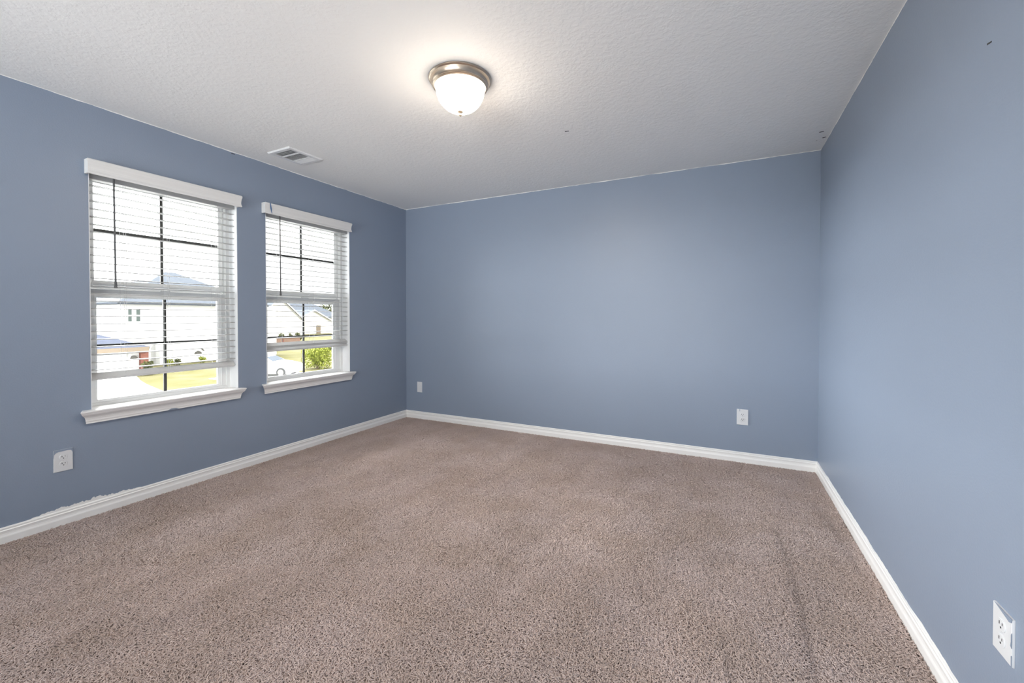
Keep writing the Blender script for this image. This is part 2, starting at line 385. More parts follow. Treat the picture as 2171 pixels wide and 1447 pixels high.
# ------------------------------------------------------------------ blinds
def blind(y0, y1, v0, v1, nsl, rail_z, wand_y, cords, gathered, label):
    yc = (y0 + y1) / 2
    root = thing('window_blind', label, 'blind', (XL - 0.04, yc, 2.05), group='white slatted blinds in the two windows')
    xm = XL - 0.047; ya, yb = y0 + 0.007, y1 - 0.008
    b = B(); box(b, xm - 0.028, xm + 0.026, ya, yb, 2.006, 2.054, 0.003); build('headrail', b, M['slat'], root)
    # valance: moulded front board with returns to the wall
    prof = [(0.047, 2.106), (0.053, 2.1055), (0.0575, 2.102), (0.059, 2.096), (0.0585, 2.089), (0.0555, 2.083), (0.0535, 2.074), (0.0515, 2.062), (0.0505, 2.050), (0.0512, 2.040), (0.0535, 2.032), (0.0565, 2.026), (0.0565, 2.021), (0.054, 2.018), (0.046, 2.018), (0.043, 2.022), (0.043, 2.100)]
    b = B()
    loft(b, [[(XL + d, v0 - (d - 0.05) * 0.6, z) for d, z in prof], [(XL + d, v1 + (d - 0.05) * 0.6, z) for d, z in prof]])
    box(b, XL + 0.0005, XL + 0.0465, v0, v0 + 0.010, 2.022, 2.106, 0.001); box(b, XL + 0.0005, XL + 0.0465, v1 - 0.010, v1, 2.022, 2.106, 0.001)
    val = build('valance', b, M['valance'], root)
    # slats: gently crowned 50 mm boards, one mesh
    b = B(); rr = random.Random(int(yc * 100)); tz = math.tan(R(1.5))
    def slat(z, tilt, w=0.0247, th=0.0034, dy=0.0):
        ring = []
        k = 6
        for s in range(k + 1):
            q = -w + 2 * w * s / k; ring.append((q, 0.0016 * (1 - (q / w) ** 2) + th / 2))
        for s in range(k, -1, -1):
            q = -w + 2 * w * s / k; ring.append((q, 0.0016 * (1 - (q / w) ** 2) - th / 2))
        ct, st = math.cos(tilt), math.sin(tilt)
        sag = rr.uniform(-0.0008, 0.0008)
        loft(b, [[(xm + q * ct - h * st, yy, z + q * st + h * ct + sg) for q, h in ring] for yy, sg in ((ya, 0), (yc + dy, sag - 0.0006), (yb, 0))])
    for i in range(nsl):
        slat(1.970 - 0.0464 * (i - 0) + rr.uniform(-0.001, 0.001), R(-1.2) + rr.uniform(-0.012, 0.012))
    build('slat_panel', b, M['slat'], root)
    # closed-up slats lying on the rail, then the rail, all tipped towards the room
    b = B(); zc = rail_z; tl = R(-38)
    ct, st = math.cos(tl), math.sin(tl)
    pr = [(-0.025, -0.010), (0.021, -0.010), (0.025, -0.006), (0.0255, 0.004), (0.023, 0.009), (-0.023, 0.009), (-0.0255, 0.004)]
    loft(b, [[(xm + q * ct - h * st, yy, zc + q * st + h * ct) for q, h in pr] for yy in (ya, yb)])
    build('bottom_rail', b, M['rail'], root)
    if gathered:
        b = B()
        for q in range(gathered): slat(zc + 0.024 + 0.007 * q, R(-30))
        build('gathered_slats', b, M['rail'], root)
    b = B(); tube(b, (XL - 0.010, wand_y, 2.030), (XL - 0.013, wand_y + 0.004, 1.405), 0.0052, 8); tube(b, (XL - 0.013, wand_y + 0.004, 1.405), (XL - 0.013, wand_y + 0.005, 1.358), 0.0055, 8, 0.0088)
    tube(b, (XL - 0.022, wand_y, 2.040), (XL - 0.010, wand_y, 2.030), 0.003, 6)
    o = build('tilt_wand', b, M['wand'], root, smooth=True); o['label'] = 'grey plastic tilt wand'
    for yy in cords:
        b = B()
        for dx in (-0.026, 0.026): tube(b, (xm + dx, yy, 2.01), (xm + dx, yy, zc + 0.01), 0.0009, 5)
        tube(b, (xm + 0.0265, yy + 0.012, 2.01), (xm + 0.0265, yy + 0.012, zc + 0.01), 0.0008, 5)
        build('ladder_cord', b, M['cord'], root)
    return root, val
bl1, val1 = blind(1.130, 1.987, 1.113, 1.990, 25, 0.815, 1.252, (1.30, 1.535, 1.84), 0, 'white slatted blind in the window nearer the camera, lowered further than the other')
bl2, val2 = blind(2.214, 3.085, 2.182, 3.063, 22, 0.905, 2.348, (2.36, 2.675, 2.98), 3, 'white slatted blind in the window nearer the far corner, blue paint stripe on its valance')
b = B(); loft(b, [[(XL + 0.0597, 2.213, 2.105), (XL + 0.0597, 2.221, 2.105), (XL + 0.0603, 2.221, 2.105), (XL + 0.0603, 2.213, 2.105)], [(XL + 0.0575, 2.219, 2.06), (XL + 0.0575, 2.232, 2.06), (XL + 0.0582, 2.232, 2.06), (XL + 0.0582, 2.219, 2.06)], [(XL + 0.0575, 2.231, 2.022), (XL + 0.0575, 2.235, 2.022), (XL + 0.0582, 2.235, 2.022), (XL + 0.0582, 2.231, 2.022)]])
o = build('paint_smear', b, plain('blue_paint_smear', (0.12, 0.20, 0.36), 0.5), val2); o['label'] = 'blue paint stripe'

# ------------------------------------------------------------------ outlets (prototype faces -y, origin at plate centre on the wall)
def outlet(label, loc, rz, w, h, blank=False, off=(0, 0), group='white wall plates'):
    root = thing('wall_plate' if blank else 'power_outlet', label, 'wall plate' if blank else 'outlet', loc, rz, group)
    b = B(); box(b, -w / 2, w / 2, -0.0062, -0.0003, -h / 2, h / 2)
    top = [e_ for e_ in b.edges if all(v.co.y < -0.005 for v in e_.verts)]
    bmesh.ops.bevel(b, geom=top, offset=0.0035, segments=2, profile=0.6, affect='EDGES')
    build('cover_plate', b, M['plate'], root, local=True)
    if blank:
        for sz in (-0.03, 0.03):
            b = B(); n = 12
            loft(b, [[(0.0028 * math.cos(k * math.tau / n), yy, sz + 0.0028 * math.sin(k * math.tau / n)) for k in range(n)] for yy in (-0.0060, -0.0070)])
            build('screw', b, M['screw'], root, local=True)
        return root
    ox, oz = off
    for sz in (0.0195, -0.0195):
        b = B(); ring = []
        for k in range(28):
            a = k * math.tau / 28
            ring.append((0.0172 * math.cos(a), max(-0.0142, min(0.0142, 0.0172 * math.sin(a)))))
        loft(b, [[(ox + x * s, yy, oz + sz + z * s) for x, z in ring] for yy, s in ((-0.0056, 1.0), (-0.0078, 1.0), (-0.0084, 0.95))])
        rc = build('receptacle', b, M['plate'], root, local=True)
        b = B(); y_a, y_b = -0.0088, -0.0080
        box(b, ox - 0.0075, ox - 0.0050, y_a, y_b, oz + sz - 0.0005, oz + sz + 0.0075)
        box(b, ox + 0.0052, ox + 0.0074, y_a, y_b, oz + sz + 0.0005, oz + sz + 0.0072)
        n = 12
        loft(b, [[(ox + 0.0026 * math.cos(k * math.tau / n), yy, oz + sz - 0.0068 + 0.0026 * math.sin(k * math.tau / n)) for k in range(n)] for yy in (y_a, y_b)])
        so = build('slot', b, M['slot'], rc, local=True); so['label'] = 'dark plug slots'
    b = B(); n = 12
    loft(b, [[(ox + 0.0026 * math.cos(k * math.tau / n), yy, oz + 0.0026 * math.sin(k * math.tau / n)) for k in range(n)] for yy in (-0.0060, -0.0071)])
    build('screw', b, M['screw'], root, local=True)
    return root
def smear(parent, pts, yy=-0.0067):
    b = B(); prism(b, [(x, yy, z) for x, z in pts], (0, 0.0009, 0))
    o = build('paint_smear', b, M['wall'], parent, local=True); o['label'] = 'blue wall paint on the plate edge'
ol = outlet('white double outlet under the window nearer the camera, its top corners brushed with blue', (XL, 1.006, 0.361), R(90), 0.080, 0.124)
smear(ol, [(-0.0402, 0.0622), (0.0402, 0.0622), (0.0402, 0.030), (0.0365, 0.044), (0.030, 0.0515), (0.018, 0.0530), (-0.020, 0.0515), (-0.030, 0.048), (-0.0365, 0.040), (-0.0385, 0.022), (-0.0402, 0.015)])
ob = outlet('white double outlet on the blank end wall, a dark nick in its top edge', (0.130, YF, 0.362), 0.0, 0.083, 0.127)
smear(ob, [(-0.0222, 0.0638), (-0.0178, 0.0638), (-0.0185, 0.046), (-0.0215, 0.046)])
outlet('small blank white plate on the end wall beside the window corner', (-3.177, YF, 0.360), 0.0, 0.070, 0.122, blank=True)
orr = outlet('white double outlet low on the wall opposite the windows, blue paint along its edge', (XR, 1.508, 0.382), R(-90), 0.084, 0.118)
smear(orr, [(0.0418, -0.058), (0.0418, -0.030), (0.0395, -0.031), (0.0400, -0.058)])
smear(orr, [(0.0420, -0.012), (0.0420, 0.026), (0.0385, 0.020), (0.0388, 0.004), (0.0365, -0.008)])
smear(orr, [(0.0422, 0.0595), (-0.034, 0.0595), (0.012, 0.050), (0.030, 0.046), (0.0400, 0.050)])

# ------------------------------------------------------------------ ceiling vent
vx0, vx1, vy0, vy1 = -3.147, -2.889, 2.083, 2.376
vent = thing('ceiling_vent', 'white three-section air vent in the ceiling above the windows', 'vent', ((vx0 + vx1) / 2, (vy0 + vy1) / 2, H))
b = B(); fw = 0.030; zt, zb = H - 0.0004, H - 0.011
o4 = [(vx0, vy0), (vx1, vy0), (vx1, vy1), (vx0, vy1)]
i4 = [(vx0 + fw, vy0 + fw), (vx1 - fw, vy0 + fw), (vx1 - fw, vy1 - fw), (vx0 + fw, vy1 - fw)]
def ring4(pts, z, g=0.0):
    return [b.verts.new((x + (g if x < (vx0 + vx1) / 2 else -g), y + (g if y < (vy0 + vy1) / 2 else -g), z)) for x, y in pts]
r0, r1, r2, r3 = ring4(o4, zt), ring4(o4, zt - 0.004), ring4(o4, zb, 0.006), ring4(i4, zb)
r4 = ring4(i4, zt)
for A_, B_ in ((r0, r1), (r1, r2), (r2, r3), (r3, r4)):
    for i in range(4): b.faces.new((A_[i], A_[(i + 1) % 4], B_[(i + 1) % 4], B_[i]))
for yy in (2.189, 2.287): box(b, vx0 + fw, vx1 - fw, yy - 0.005, yy + 0.005, zb, zt)
build('vent_frame', b, M['vent'], vent)
b = B(); box(b, vx0 + 0.02, vx1 - 0.02, vy0 + 0.02, vy1 - 0.02, H - 0.0012, H - 0.0003); o = build('duct_opening', b, M['duct'], vent); o['label'] = 'dark duct behind the louvers'
def louvers(y_a, y_b, n, tilt, dirx=False):
    b = B()
    for i in range(n):
        f = (i + 0.5) / n
        if not dirx:
            c_ = y_a + (y_b - y_a) * f; w = (y_b - y_a) / n * 0.52
            dy, dz = w * math.cos(tilt), min(0.0042, w * abs(math.sin(tilt))) * (1 if tilt > 0 else -1)
            prism(b, [(vx0 + fw, c_ - dy, H - 0.0065 - dz), (vx0 + fw, c_ + dy, H - 0.0065 + dz), (vx0 + fw, c_ + dy, H - 0.0075 + dz), (vx0 + fw, c_ - dy, H - 0.0075 - dz)], (vx1 - vx0 - 2 * fw, 0, 0))
        else:
            x_a, x_b = vx0 + fw, vx1 - fw; c_ = x_a + (x_b - x_a) * f; w = (x_b - x_a) / n * 0.5
            dx, dz = w * math.cos(tilt), min(0.0042, w * abs(math.sin(tilt))) * (1 if tilt > 0 else -1)
            prism(b, [(c_ - dx, y_a, H - 0.0065 - dz), (c_ + dx, y_a, H - 0.0065 + dz), (c_ + dx, y_a, H - 0.0075 + dz), (c_ - dx, y_a, H - 0.0075 - dz)], (0, y_b - y_a, 0))
    build('louver_panel', b, M['vent'], vent)
louvers(vy0 + fw + 0.001, 2.184, 4, R(42))
louvers(2.194, 2.282, 12, R(-46), True)
louvers(2.292, vy1 - fw - 0.001, 4, R(-42))
b = B(); tube(b, (-3.105, 2.362, zb), (-3.105, 2.362, zb - 0.0015), 0.004, 10); build('screw', b, M['screw'], vent)
b = B(); tube(b, (-2.93, 2.098, zb), (-2.93, 2.098, zb - 0.0015), 0.004, 10); build('screw', b, M['screw'], vent)

# ------------------------------------------------------------------ ceiling lamp
LX, LY = -1.268, 1.910
lamp = thing('ceiling_light', 'lit flush-mount dome light with a brushed nickel ring on the ceiling', 'ceiling light', (LX, LY, H))
b = B(); lathe(b, [(0.150, H - 0.0003), (0.1655, H - 0.0003), (0.167, H - 0.004), (0.1645, H - 0.008), (0.158, H - 0.011), (0.1565, H - 0.016), (0.154, H - 0.026), (0.149, H - 0.034), (0.146, H - 0.037), (0.1465, H - 0.040), (0.144, H - 0.043), (0.139, H - 0.044), (0.1365, H - 0.046), (0.134, H - 0.045), (0.132, H - 0.038), (0.128, H - 0.030)], 72, LX, LY)
build('ring_pan', b, M['nickel'], lamp, smooth=True)['label'] = 'brushed nickel ring'
b = B(); prof = [(0.128, H - 0.032), (0.1305, H - 0.040), (0.1295, H - 0.052)]
for k in range(1, 15):
    a = k / 14 * math.pi / 2; prof.append((0.1295 * math.cos(a) ** 0.85 if k < 14 else 0.006, H - 0.052 - 0.118 * math.sin(a) ** 1.12))
lathe(b, prof, 72, LX, LY); build('glass_dome', b, M['dome'], lamp, smooth=True)['label'] = 'glowing white frosted glass dome'
zb_ = H - 0.170
b = B(); lathe(b, [(0.001, zb_ + 0.004), (0.0150, zb_ + 0.003), (0.0165, zb_ - 0.001), (0.0135, zb_ - 0.005), (0.007, zb_ - 0.008), (0.0055, zb_ - 0.011), (0.0085, zb_ - 0.014), (0.0085, zb_ - 0.017), (0.006, zb_ - 0.021), (0.002, zb_ - 0.025), (0.0003, zb_ - 0.026)], 24, LX, LY)
build('finial', b, M['nickel'], lamp, smooth=True)['label'] = 'small nickel finial'

# ------------------------------------------------------------------ carpet pile: one tufted mesh, nobody could count the tufts
def vnoise(x, y, s, seed):
    r = np.random.default_rng(seed); g = r.random((64, 64))
    xs, ys = x / s, y / s
    xi, yi = np.floor(xs).astype(int), np.floor(ys).astype(int)
    fx, fy = xs - xi, ys - yi
    fx, fy = fx * fx * (3 - 2 * fx), fy * fy * (3 - 2 * fy)
    a = g[xi % 64, yi % 64]; b_ = g[(xi + 1) % 64, yi % 64]; c_ = g[xi % 64, (yi + 1) % 64]; d = g[(xi + 1) % 64, (yi + 1) % 64]
    return (a * (1 - fx) + b_ * fx) * (1 - fy) + (c_ * (1 - fx) + d * fx) * fy
def seg_dist(x, y, pts):
    best = np.full(x.shape, 9.0)
    for (x0, y0), (x1, y1) in zip(pts, pts[1:]):
        dx, dy = x1 - x0, y1 - y0; t_ = np.clip(((x - x0) * dx + (y - y0) * dy) / (dx * dx + dy * dy), 0, 1)
        best = np.minimum(best, np.hypot(x - x0 - t_ * dx, y - y0 - t_ * dy))
    return best
GROOVES = [([(0.265, 2.75), (0.29, 2.38), (0.29, 2.05), (0.285, 1.78), (0.28, 1.50)], 0.022, 0.85), ([(0.50, 3.30), (0.54, 3.05), (0.565, 2.70), (0.57, 2.45)], 0.02, 0.75),
           ([(-1.45, 2.31), (-1.3, 3.44)], 0.014, 0.25), ([(-1.75, 2.35), (-1.62, 3.3)], 0.018, 0.22), ([(-1.1, 2.5), (-1.0, 3.2)], 0.016, 0.22), ([(-0.45, 2.25), (-0.30, 1.85)], 0.016, 0.5), ([(0.0, 1.75), (0.04, 1.5)], 0.018, 0.55), ([(-2.2, 2.5), (-2.0, 3.5)], 0.02, 0.2)]
def tufts(region, spacing, K, S, rad, seed):
    r = np.random.default_rng(seed)
    xs = np.arange(XL + 0.004, XR - 0.003, spacing); ys = np.arange(-1.0, YF - 0.003, spacing)
    x, y = [a.ravel() for a in np.meshgrid(xs, ys)]
    x = x + r.uniform(-0.5, 0.5, x.size) * spacing; y = y + r.uniform(-0.5, 0.5, y.size) * spacing
    dist = -0.449 * x + 0.8935 * y; keep = region(dist) & (x > XL + 0.016) & (x < XR - 0.016) & (y < YF - 0.016)
    x, y, dist = x[keep], y[keep], dist[keep]; n = x.size
    groove = np.zeros(n)
    for pts, wd, amt in GROOVES: groove = np.maximum(groove, amt * np.exp(-(seg_dist(x, y, pts) / wd) ** 2))
    lean = 2 * np.pi * (0.20 + 0.30 * vnoise(x + 3, y + 3, 0.55, 1) + 0.22 * vnoise(x + 3, y + 3, 0.16, 2)) + r.normal(0, 1.1, n)
    curl = r.normal(0, 2.4, n) / 3
    L = 0.0215 * (0.85 + 0.30 * r.random(n)) * (0.92 + 0.16 * vnoise(x + 5, y + 5, 0.3, 3)) * (1 - 0.55 * groove) * (0.74 if K == 3 else 1.0)
    el0 = np.radians(r.uniform(70, 90, n)); el1 = np.radians(r.uniform(-40, 15, n))
    P = np.zeros((n, K, 3)); P[:, 0] = np.stack([x, y, np.full(n, ZF)], 1); D = np.zeros((n, K, 3))
    for k in range(K):
        f = k / (K - 1); el = el0 + (el1 - el0) * f ** 0.75; az = lean + curl * 3.0 * f
        D[:, k] = np.stack([np.cos(el) * np.cos(az), np.cos(el) * np.sin(az), np.sin(el)], 1)
        if k: P[:, k] = P[:, k - 1] + (D[:, k - 1] + D[:, k]) / 2 * (L / (K - 1))[:, None]
    cl = np.minimum(1.0, 0.0045 / np.maximum(1e-6, P[:, :, 2].max(1)))          # the pile top stays near z = 0
    hz = P[:, :, 2].max(1) > 0.0035
    P[hz, :, 2] = ZF + (P[hz, :, 2] - ZF) * ((0.0035 - ZF) / (P[hz, :, 2].max(1) - ZF))[:, None]
    P[:, :, 0] = np.clip(P[:, :, 0], XL + 0.015, XR - 0.015); P[:, :, 1] = np.minimum(P[:, :, 1], YF - 0.015)
    side = np.cross(D, np.array([0, 0, 1.0])); side /= np.maximum(1e-6, np.linalg.norm(side, axis=2, keepdims=True)); up = np.cross(side, D)
    rr_ = rad * (0.85 + 0.3 * r.random(n))
    prof = np.array([0.85, 0.95, 1.05, 1.05, 0.95, 0.6])[-K:] if K > 3 else np.array([0.9, 1.1, 0.75])
    ang = np.arange(S) * 2 * np.pi / S + 0.4
    V = P[:, :, None, :] + (side[:, :, None, :] * np.cos(ang)[None, None, :, None] + up[:, :, None, :] * np.sin(ang)[None, None, :, None]) * (rr_[:, None] * prof[None, :])[:, :, None, None]
    V = V.reshape(n * K * S, 3)
    q = []
    for k in range(K - 1):
        for s in range(S):
            s2 = (s + 1) % S; q.append((k * S + s, k * S + s2, (k + 1) * S + s2, (k + 1) * S + s))
    if S == 4: q.append(tuple((K - 1) * S + s for s in range(4)))
    q = np.array(q)
    F = (np.arange(n)[:, None, None] * (K * S) + q[None]).reshape(-1, 4)
    edge_dark = np.maximum(np.exp(-(x - XL) / 0.16), 0.9 * np.exp(-np.hypot(x - XL - 0.1, y - YF + 0.1) / 0.28)) * (0.35 + 0.9 * vnoise(x + 7, y + 7, 0.22, 9))  # tufts turn darker towards the window wall and the far corner
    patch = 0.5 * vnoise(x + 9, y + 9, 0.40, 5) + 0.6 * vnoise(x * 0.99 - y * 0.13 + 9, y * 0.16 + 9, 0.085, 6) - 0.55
    tone = np.repeat(np.clip(r.normal(0.5, 0.09, n) - 0.42 * groove - 0.26 * edge_dark + 0.55 * patch, -0.5, 1.2), K * S)  # grooves are also painted darker, their shade put into the tuft colour
    return V, F, tone
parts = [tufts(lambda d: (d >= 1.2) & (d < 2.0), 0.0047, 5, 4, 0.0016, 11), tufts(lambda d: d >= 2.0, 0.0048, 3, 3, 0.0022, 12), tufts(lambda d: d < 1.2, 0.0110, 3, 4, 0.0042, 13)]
V = np.concatenate([p[0] for p in parts]).astype(np.float32)
F = np.concatenate([parts[0][1], parts[1][1] + len(parts[0][0]), parts[2][1] + len(parts[0][0]) + len(parts[1][0])]).astype(np.int32)
tone = np.concatenate([p[2] for p in parts]).astype(np.float32)
me = bpy.data.meshes.new('carpet_pile')
me.vertices.add(len(V)); me.vertices.foreach_set('co', V.ravel())
me.loops.add(F.size); me.loops.foreach_set('vertex_index', F.ravel())
me.polygons.add(len(F)); me.polygons.foreach_set('loop_start', np.arange(0, F.size, 4, dtype=np.int32))
me.update(calc_edges=True)
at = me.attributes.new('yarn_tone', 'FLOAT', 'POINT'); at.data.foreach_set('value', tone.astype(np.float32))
m = bpy.data.materials.new('taupe_carpet_yarn'); m.use_nodes = True; t = m.node_tree; t.nodes.clear()
o_ = N(t, 'ShaderNodeOutputMaterial'); df = N(t, 'ShaderNodeBsdfDiffuse'); df.inputs['Roughness'].default_value = 0.6
tc = N(t, 'ShaderNodeTexCoord'); n1 = N(t, 'ShaderNodeTexNoise', Scale=3.2, Detail=3.0)
rp = N(t, 'ShaderNodeValToRGB')
CARPET_A, CARPET_B = (0.555, 0.450, 0.402), (0.612, 0.508, 0.475)
rp.color_ramp.elements[0].position = 0.36; rp.color_ramp.elements[0].color = (*CARPET_A, 1)
rp.color_ramp.elements[1].position = 0.64; rp.color_ramp.elements[1].color = (*CARPET_B, 1)
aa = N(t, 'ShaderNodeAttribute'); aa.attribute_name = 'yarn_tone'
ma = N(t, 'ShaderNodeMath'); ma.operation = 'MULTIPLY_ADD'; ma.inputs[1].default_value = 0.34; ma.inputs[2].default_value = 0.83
mxc = N(t, 'ShaderNodeVectorMath'); mxc.operation = 'SCALE'
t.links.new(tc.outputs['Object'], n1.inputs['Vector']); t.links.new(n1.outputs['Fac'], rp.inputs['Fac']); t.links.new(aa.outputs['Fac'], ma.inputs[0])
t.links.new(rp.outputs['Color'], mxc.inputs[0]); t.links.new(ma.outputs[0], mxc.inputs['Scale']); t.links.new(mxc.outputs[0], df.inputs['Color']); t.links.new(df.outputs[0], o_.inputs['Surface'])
me.materials.append(m)
del V, F, tone, parts
pile = bpy.data.objects.new('carpet_pile', me); C.objects.link(pile)
tag(pile, 'taupe twisted-yarn carpet pile covering the whole floor', 'carpet', kind='stuff')

# ------------------------------------------------------------------ outside: street seen from the upper storey
M['lawn'] = noisy('sunny_lawn', (0.062, 0.058, 0.018), (0.092, 0.084, 0.045), 0.6, 0.95, 0.05, detail=8)
M['concrete'] = noisy('pale_concrete', (0.54, 0.535, 0.52), (0.60, 0.595, 0.58), 0.8, 0.9, 0.1)
M['asphalt'] = noisy('street_asphalt', (0.16, 0.16, 0.165), (0.20, 0.20, 0.205), 1.2, 0.9, 0.1)
M['siding'] = noisy('white_siding', (0.60, 0.595, 0.585), (0.66, 0.655, 0.645), 0.7, 0.8, 0.1, stretch=(1, 1, 14))
M['siding2'] = noisy('cream_siding', (0.60, 0.585, 0.56), (0.66, 0.645, 0.62), 0.7, 0.8, 0.1, stretch=(1, 1, 14))
M['white'] = plain('white_exterior_paint', (0.68, 0.68, 0.68), 0.6, 0.2)
M['roof'] = noisy('blue_grey_shingles', (0.042, 0.047, 0.066), (0.052, 0.058, 0.078), 3.0, 0.9, 0.05, stretch=(1, 1, 4))
M['roof2'] = noisy('grey_shingles', (0.055, 0.062, 0.075), (0.066, 0.074, 0.085), 3.0, 0.9, 0.05, stretch=(1, 1, 4))
M['pane'] = plain('house_window_glass', (0.06, 0.08, 0.075), 0.3, 0.5)
M['fascia'] = plain('tan_fascia', (0.19, 0.155, 0.12), 0.7, 0.1)
M['brick'] = noisy('red_brick', (0.15, 0.065, 0.05), (0.18, 0.085, 0.07), 4, 0.9, 0.05)
M['brick2'] = noisy('pink_brick', (0.19, 0.125, 0.10), (0.22, 0.15, 0.12), 4, 0.9, 0.05)
M['stone'] = plain('grey_stone', (0.08, 0.078, 0.072), 0.9, 0.05)
M['leaf'] = noisy('bright_leaves', (0.14, 0.17, 0.018), (0.27, 0.29, 0.06), 2.5, 0.8, 0.1, detail=6)
M['leaf2'] = noisy('olive_leaves', (0.045, 0.053, 0.017), (0.075, 0.08, 0.03), 2.5, 0.8, 0.1, detail=6)
M['bark'] = noisy('bark', (0.13, 0.10, 0.075), (0.18, 0.14, 0.11), 8, 0.9, 0.05)
M['carwhite'] = plain('white_car_paint', (0.72, 0.72, 0.72), 0.25, 0.5)
M['cargrey'] = plain('dark_car_paint', (0.09, 0.095, 0.105), 0.25, 0.5)
M['carglass'] = plain('car_glass', (0.045, 0.055, 0.07), 0.5, 0.1)
M['tyre'] = plain('tyre_rubber', (0.06, 0.06, 0.06), 0.8, 0.1)
M['rim'] = plain('car_rim', (0.40, 0.38, 0.30), 0.35, 0.5)

b = B(); box(b, -150, -3.8, -70, 150, G - 0.4, G); tag(struct(build('lawn', b, M['lawn'])), 'sunlit yellow-green lawns outside', 'lawn')
b = B(); box(b, -24.5, -3.9, -70, 150, G + 0.0005, G + 0.012); tag(struct(build('street', b, M['concrete'])), 'pale concrete street, widened out of view to bounce light indoors', 'street')  # unseen near ground, made wide and pale to bounce daylight onto the ceiling
b = B(); prism(b, [(-22, -4, G + 0.001), (-22, 10.2, G + 0.001), (-28.0, 12.35, G + 0.001), (-31.5, 13.1, G + 0.001), (-33.6, 13.65, G + 0.001), (-37.5, 14.9, G + 0.001), (-37.5, 4, G + 0.001)], (0, 0, 0.03))
tag(struct(build('driveway', b, M['concrete'])), 'wide pale concrete driveway before the garage', 'driveway')
b = B(); prism(b, [(-22, 16.2, G + 0.001), (-22, 21.0, G + 0.001), (-30.8, 21.2, G + 0.001), (-30.8, 16.2, G + 0.001)], (0, 0, 0.03))
tag(struct(build('driveway', b, M['concrete'])), 'short concrete drive with the white car', 'driveway')

def hip_roof(x0, x1, y0, y1, ze, zr, hip0=True, hip1=True, o=0.45, th=0.16):
    # ridge runs along y; x1 > x0
    b = B(); xa, xb, ya, yb = x0 - o, x1 + o, y0 - o, y1 + o; xc = (xa + xb) / 2; s = (xb - xa) / 2
    e = [(xa, ya), (xb, ya), (xb, yb), (xa, yb)]
    lo = [b.verts.new((x, y, ze - th)) for x, y in e]; up = [b.verts.new((x, y, ze)) for x, y in e]
    r0 = b.verts.new((xc, ya + (s if hip0 else 0), zr)); r1 = b.verts.new((xc, yb - (s if hip1 else 0), zr))
    b.faces.new(list(reversed(lo)))
    for i in range(4): b.faces.new((lo[i], lo[(i + 1) % 4], up[(i + 1) % 4], up[i]))
    b.faces.new((up[0], up[1], r0)); b.faces.new((up[1], up[2], r1, r0)); b.faces.new((up[2], up[3], r1)); b.faces.new((up[3], up[0], r0, r1))
    return b
def gable_wing(root, xf, xb, y0, y1, ze, zp, wall_m, roof_m, o=0.35, th=0.18):
    # gable faces +x at xf, ridge runs along x back to xb
    yc = (y0 + y1) / 2
    b = B(); prism(b, [(xf, y0, G), (xf, y1, G), (xf, y1, ze), (xf, yc, zp), (xf, y0, ze)], (xb - xf, 0, 0)); build('gable_wall', b, wall_m, root)
    sl = (zp - ze) / (yc - y0)
    b = B()
    for s in (-1, 1):
        ye = yc + s * (yc - y0 + o); zz = ze - sl * o
        prism(b, [(xf + o, yc, zp + th), (xf + o, ye, zz + th), (xf + o, ye, zz), (xf + o, yc, zp)], (xb - xf - o, 0, 0))
    build('gable_roof', b, roof_m, root)
    b = B()
    for s in (-1, 1):
        ye = yc + s * (yc - y0 + o); zz = ze - sl * o
        prism(b, [(xf + o + 0.06, yc, zp + th + 0.02), (xf + o + 0.06, ye, zz + th + 0.02), (xf + o + 0.06, ye, zz - 0.08), (xf + o + 0.06, yc, zp - 0.08)], (-0.05, 0, 0))
    build('bargeboard', b, M['white'], root)
def panes(root, x, rects):
    for (y0, y1, z0, z1) in rects:
        b = B(); f = 0.05
        box(b, x + 0.001, x + 0.05, y0 - f, y0, z0 - f, z1 + f); box(b, x + 0.001, x + 0.05, y1, y1 + f, z0 - f, z1 + f); box(b, x + 0.001, x + 0.05, y0, y1, z0 - f, z0); box(b, x + 0.001, x + 0.05, y0, y1, z1, z1 + f); box(b, x + 0.001, x + 0.045, y0, y1, (z0 + z1) / 2 - 0.03, (z0 + z1) / 2 + 0.03)
        w = build('house_window', b, M['white'], root)
        b = B(); box(b, x + 0.005, x + 0.02, y0, y1, z0, z1); build('pane', b, M['pane'], w)
def coach_light(root, x, y, z, w, h):
    n = 12
    b = B(); prism(b, [(x, y + w / 2 * math.cos(k * math.pi / n), z + h * math.sin(k * math.pi / n)) for k in range(n + 1)], (0.06, 0, 0)); build('arch_vent', b, M['stone'], root)
# house with the garage in front
h = thing('garage_house', 'low house with a blue-grey hip roof and a garage, across the street', 'house', (-42, 9, G))
b = B(); box(b, -46.5, -38.0, 2.0, 15.35, G, -1.1); build('house_wall', b, M['siding'], h)
build('roof', hip_roof(-46.5, -38.0, 2.0, 15.35, -1.02, 1.00, False, True), M['roof'], h)
b = B(); box(b, -37.58, -37.50, 1.6, 15.75, -1.32, -1.03); build('fascia_board', b, M['fascia'], h)['label'] = 'tan fascia board'
b = B()
for k in range(4): box(b, -37.995, -37.93, 7.6, 14.6, G + 0.03 + k * 0.38, G + 0.03 + k * 0.38 + 0.36, 0.02)
build('garage_door', b, M['white'], h)
b = B(); box(b, -38.3, -37.75, 15.36, 15.82, G, -1.12); build('brick_pillar', b, M['brick'], h)['label'] = 'red brick pillar'
coach_light(h, -37.94, 15.02, -1.86, 0.42, 0.22)
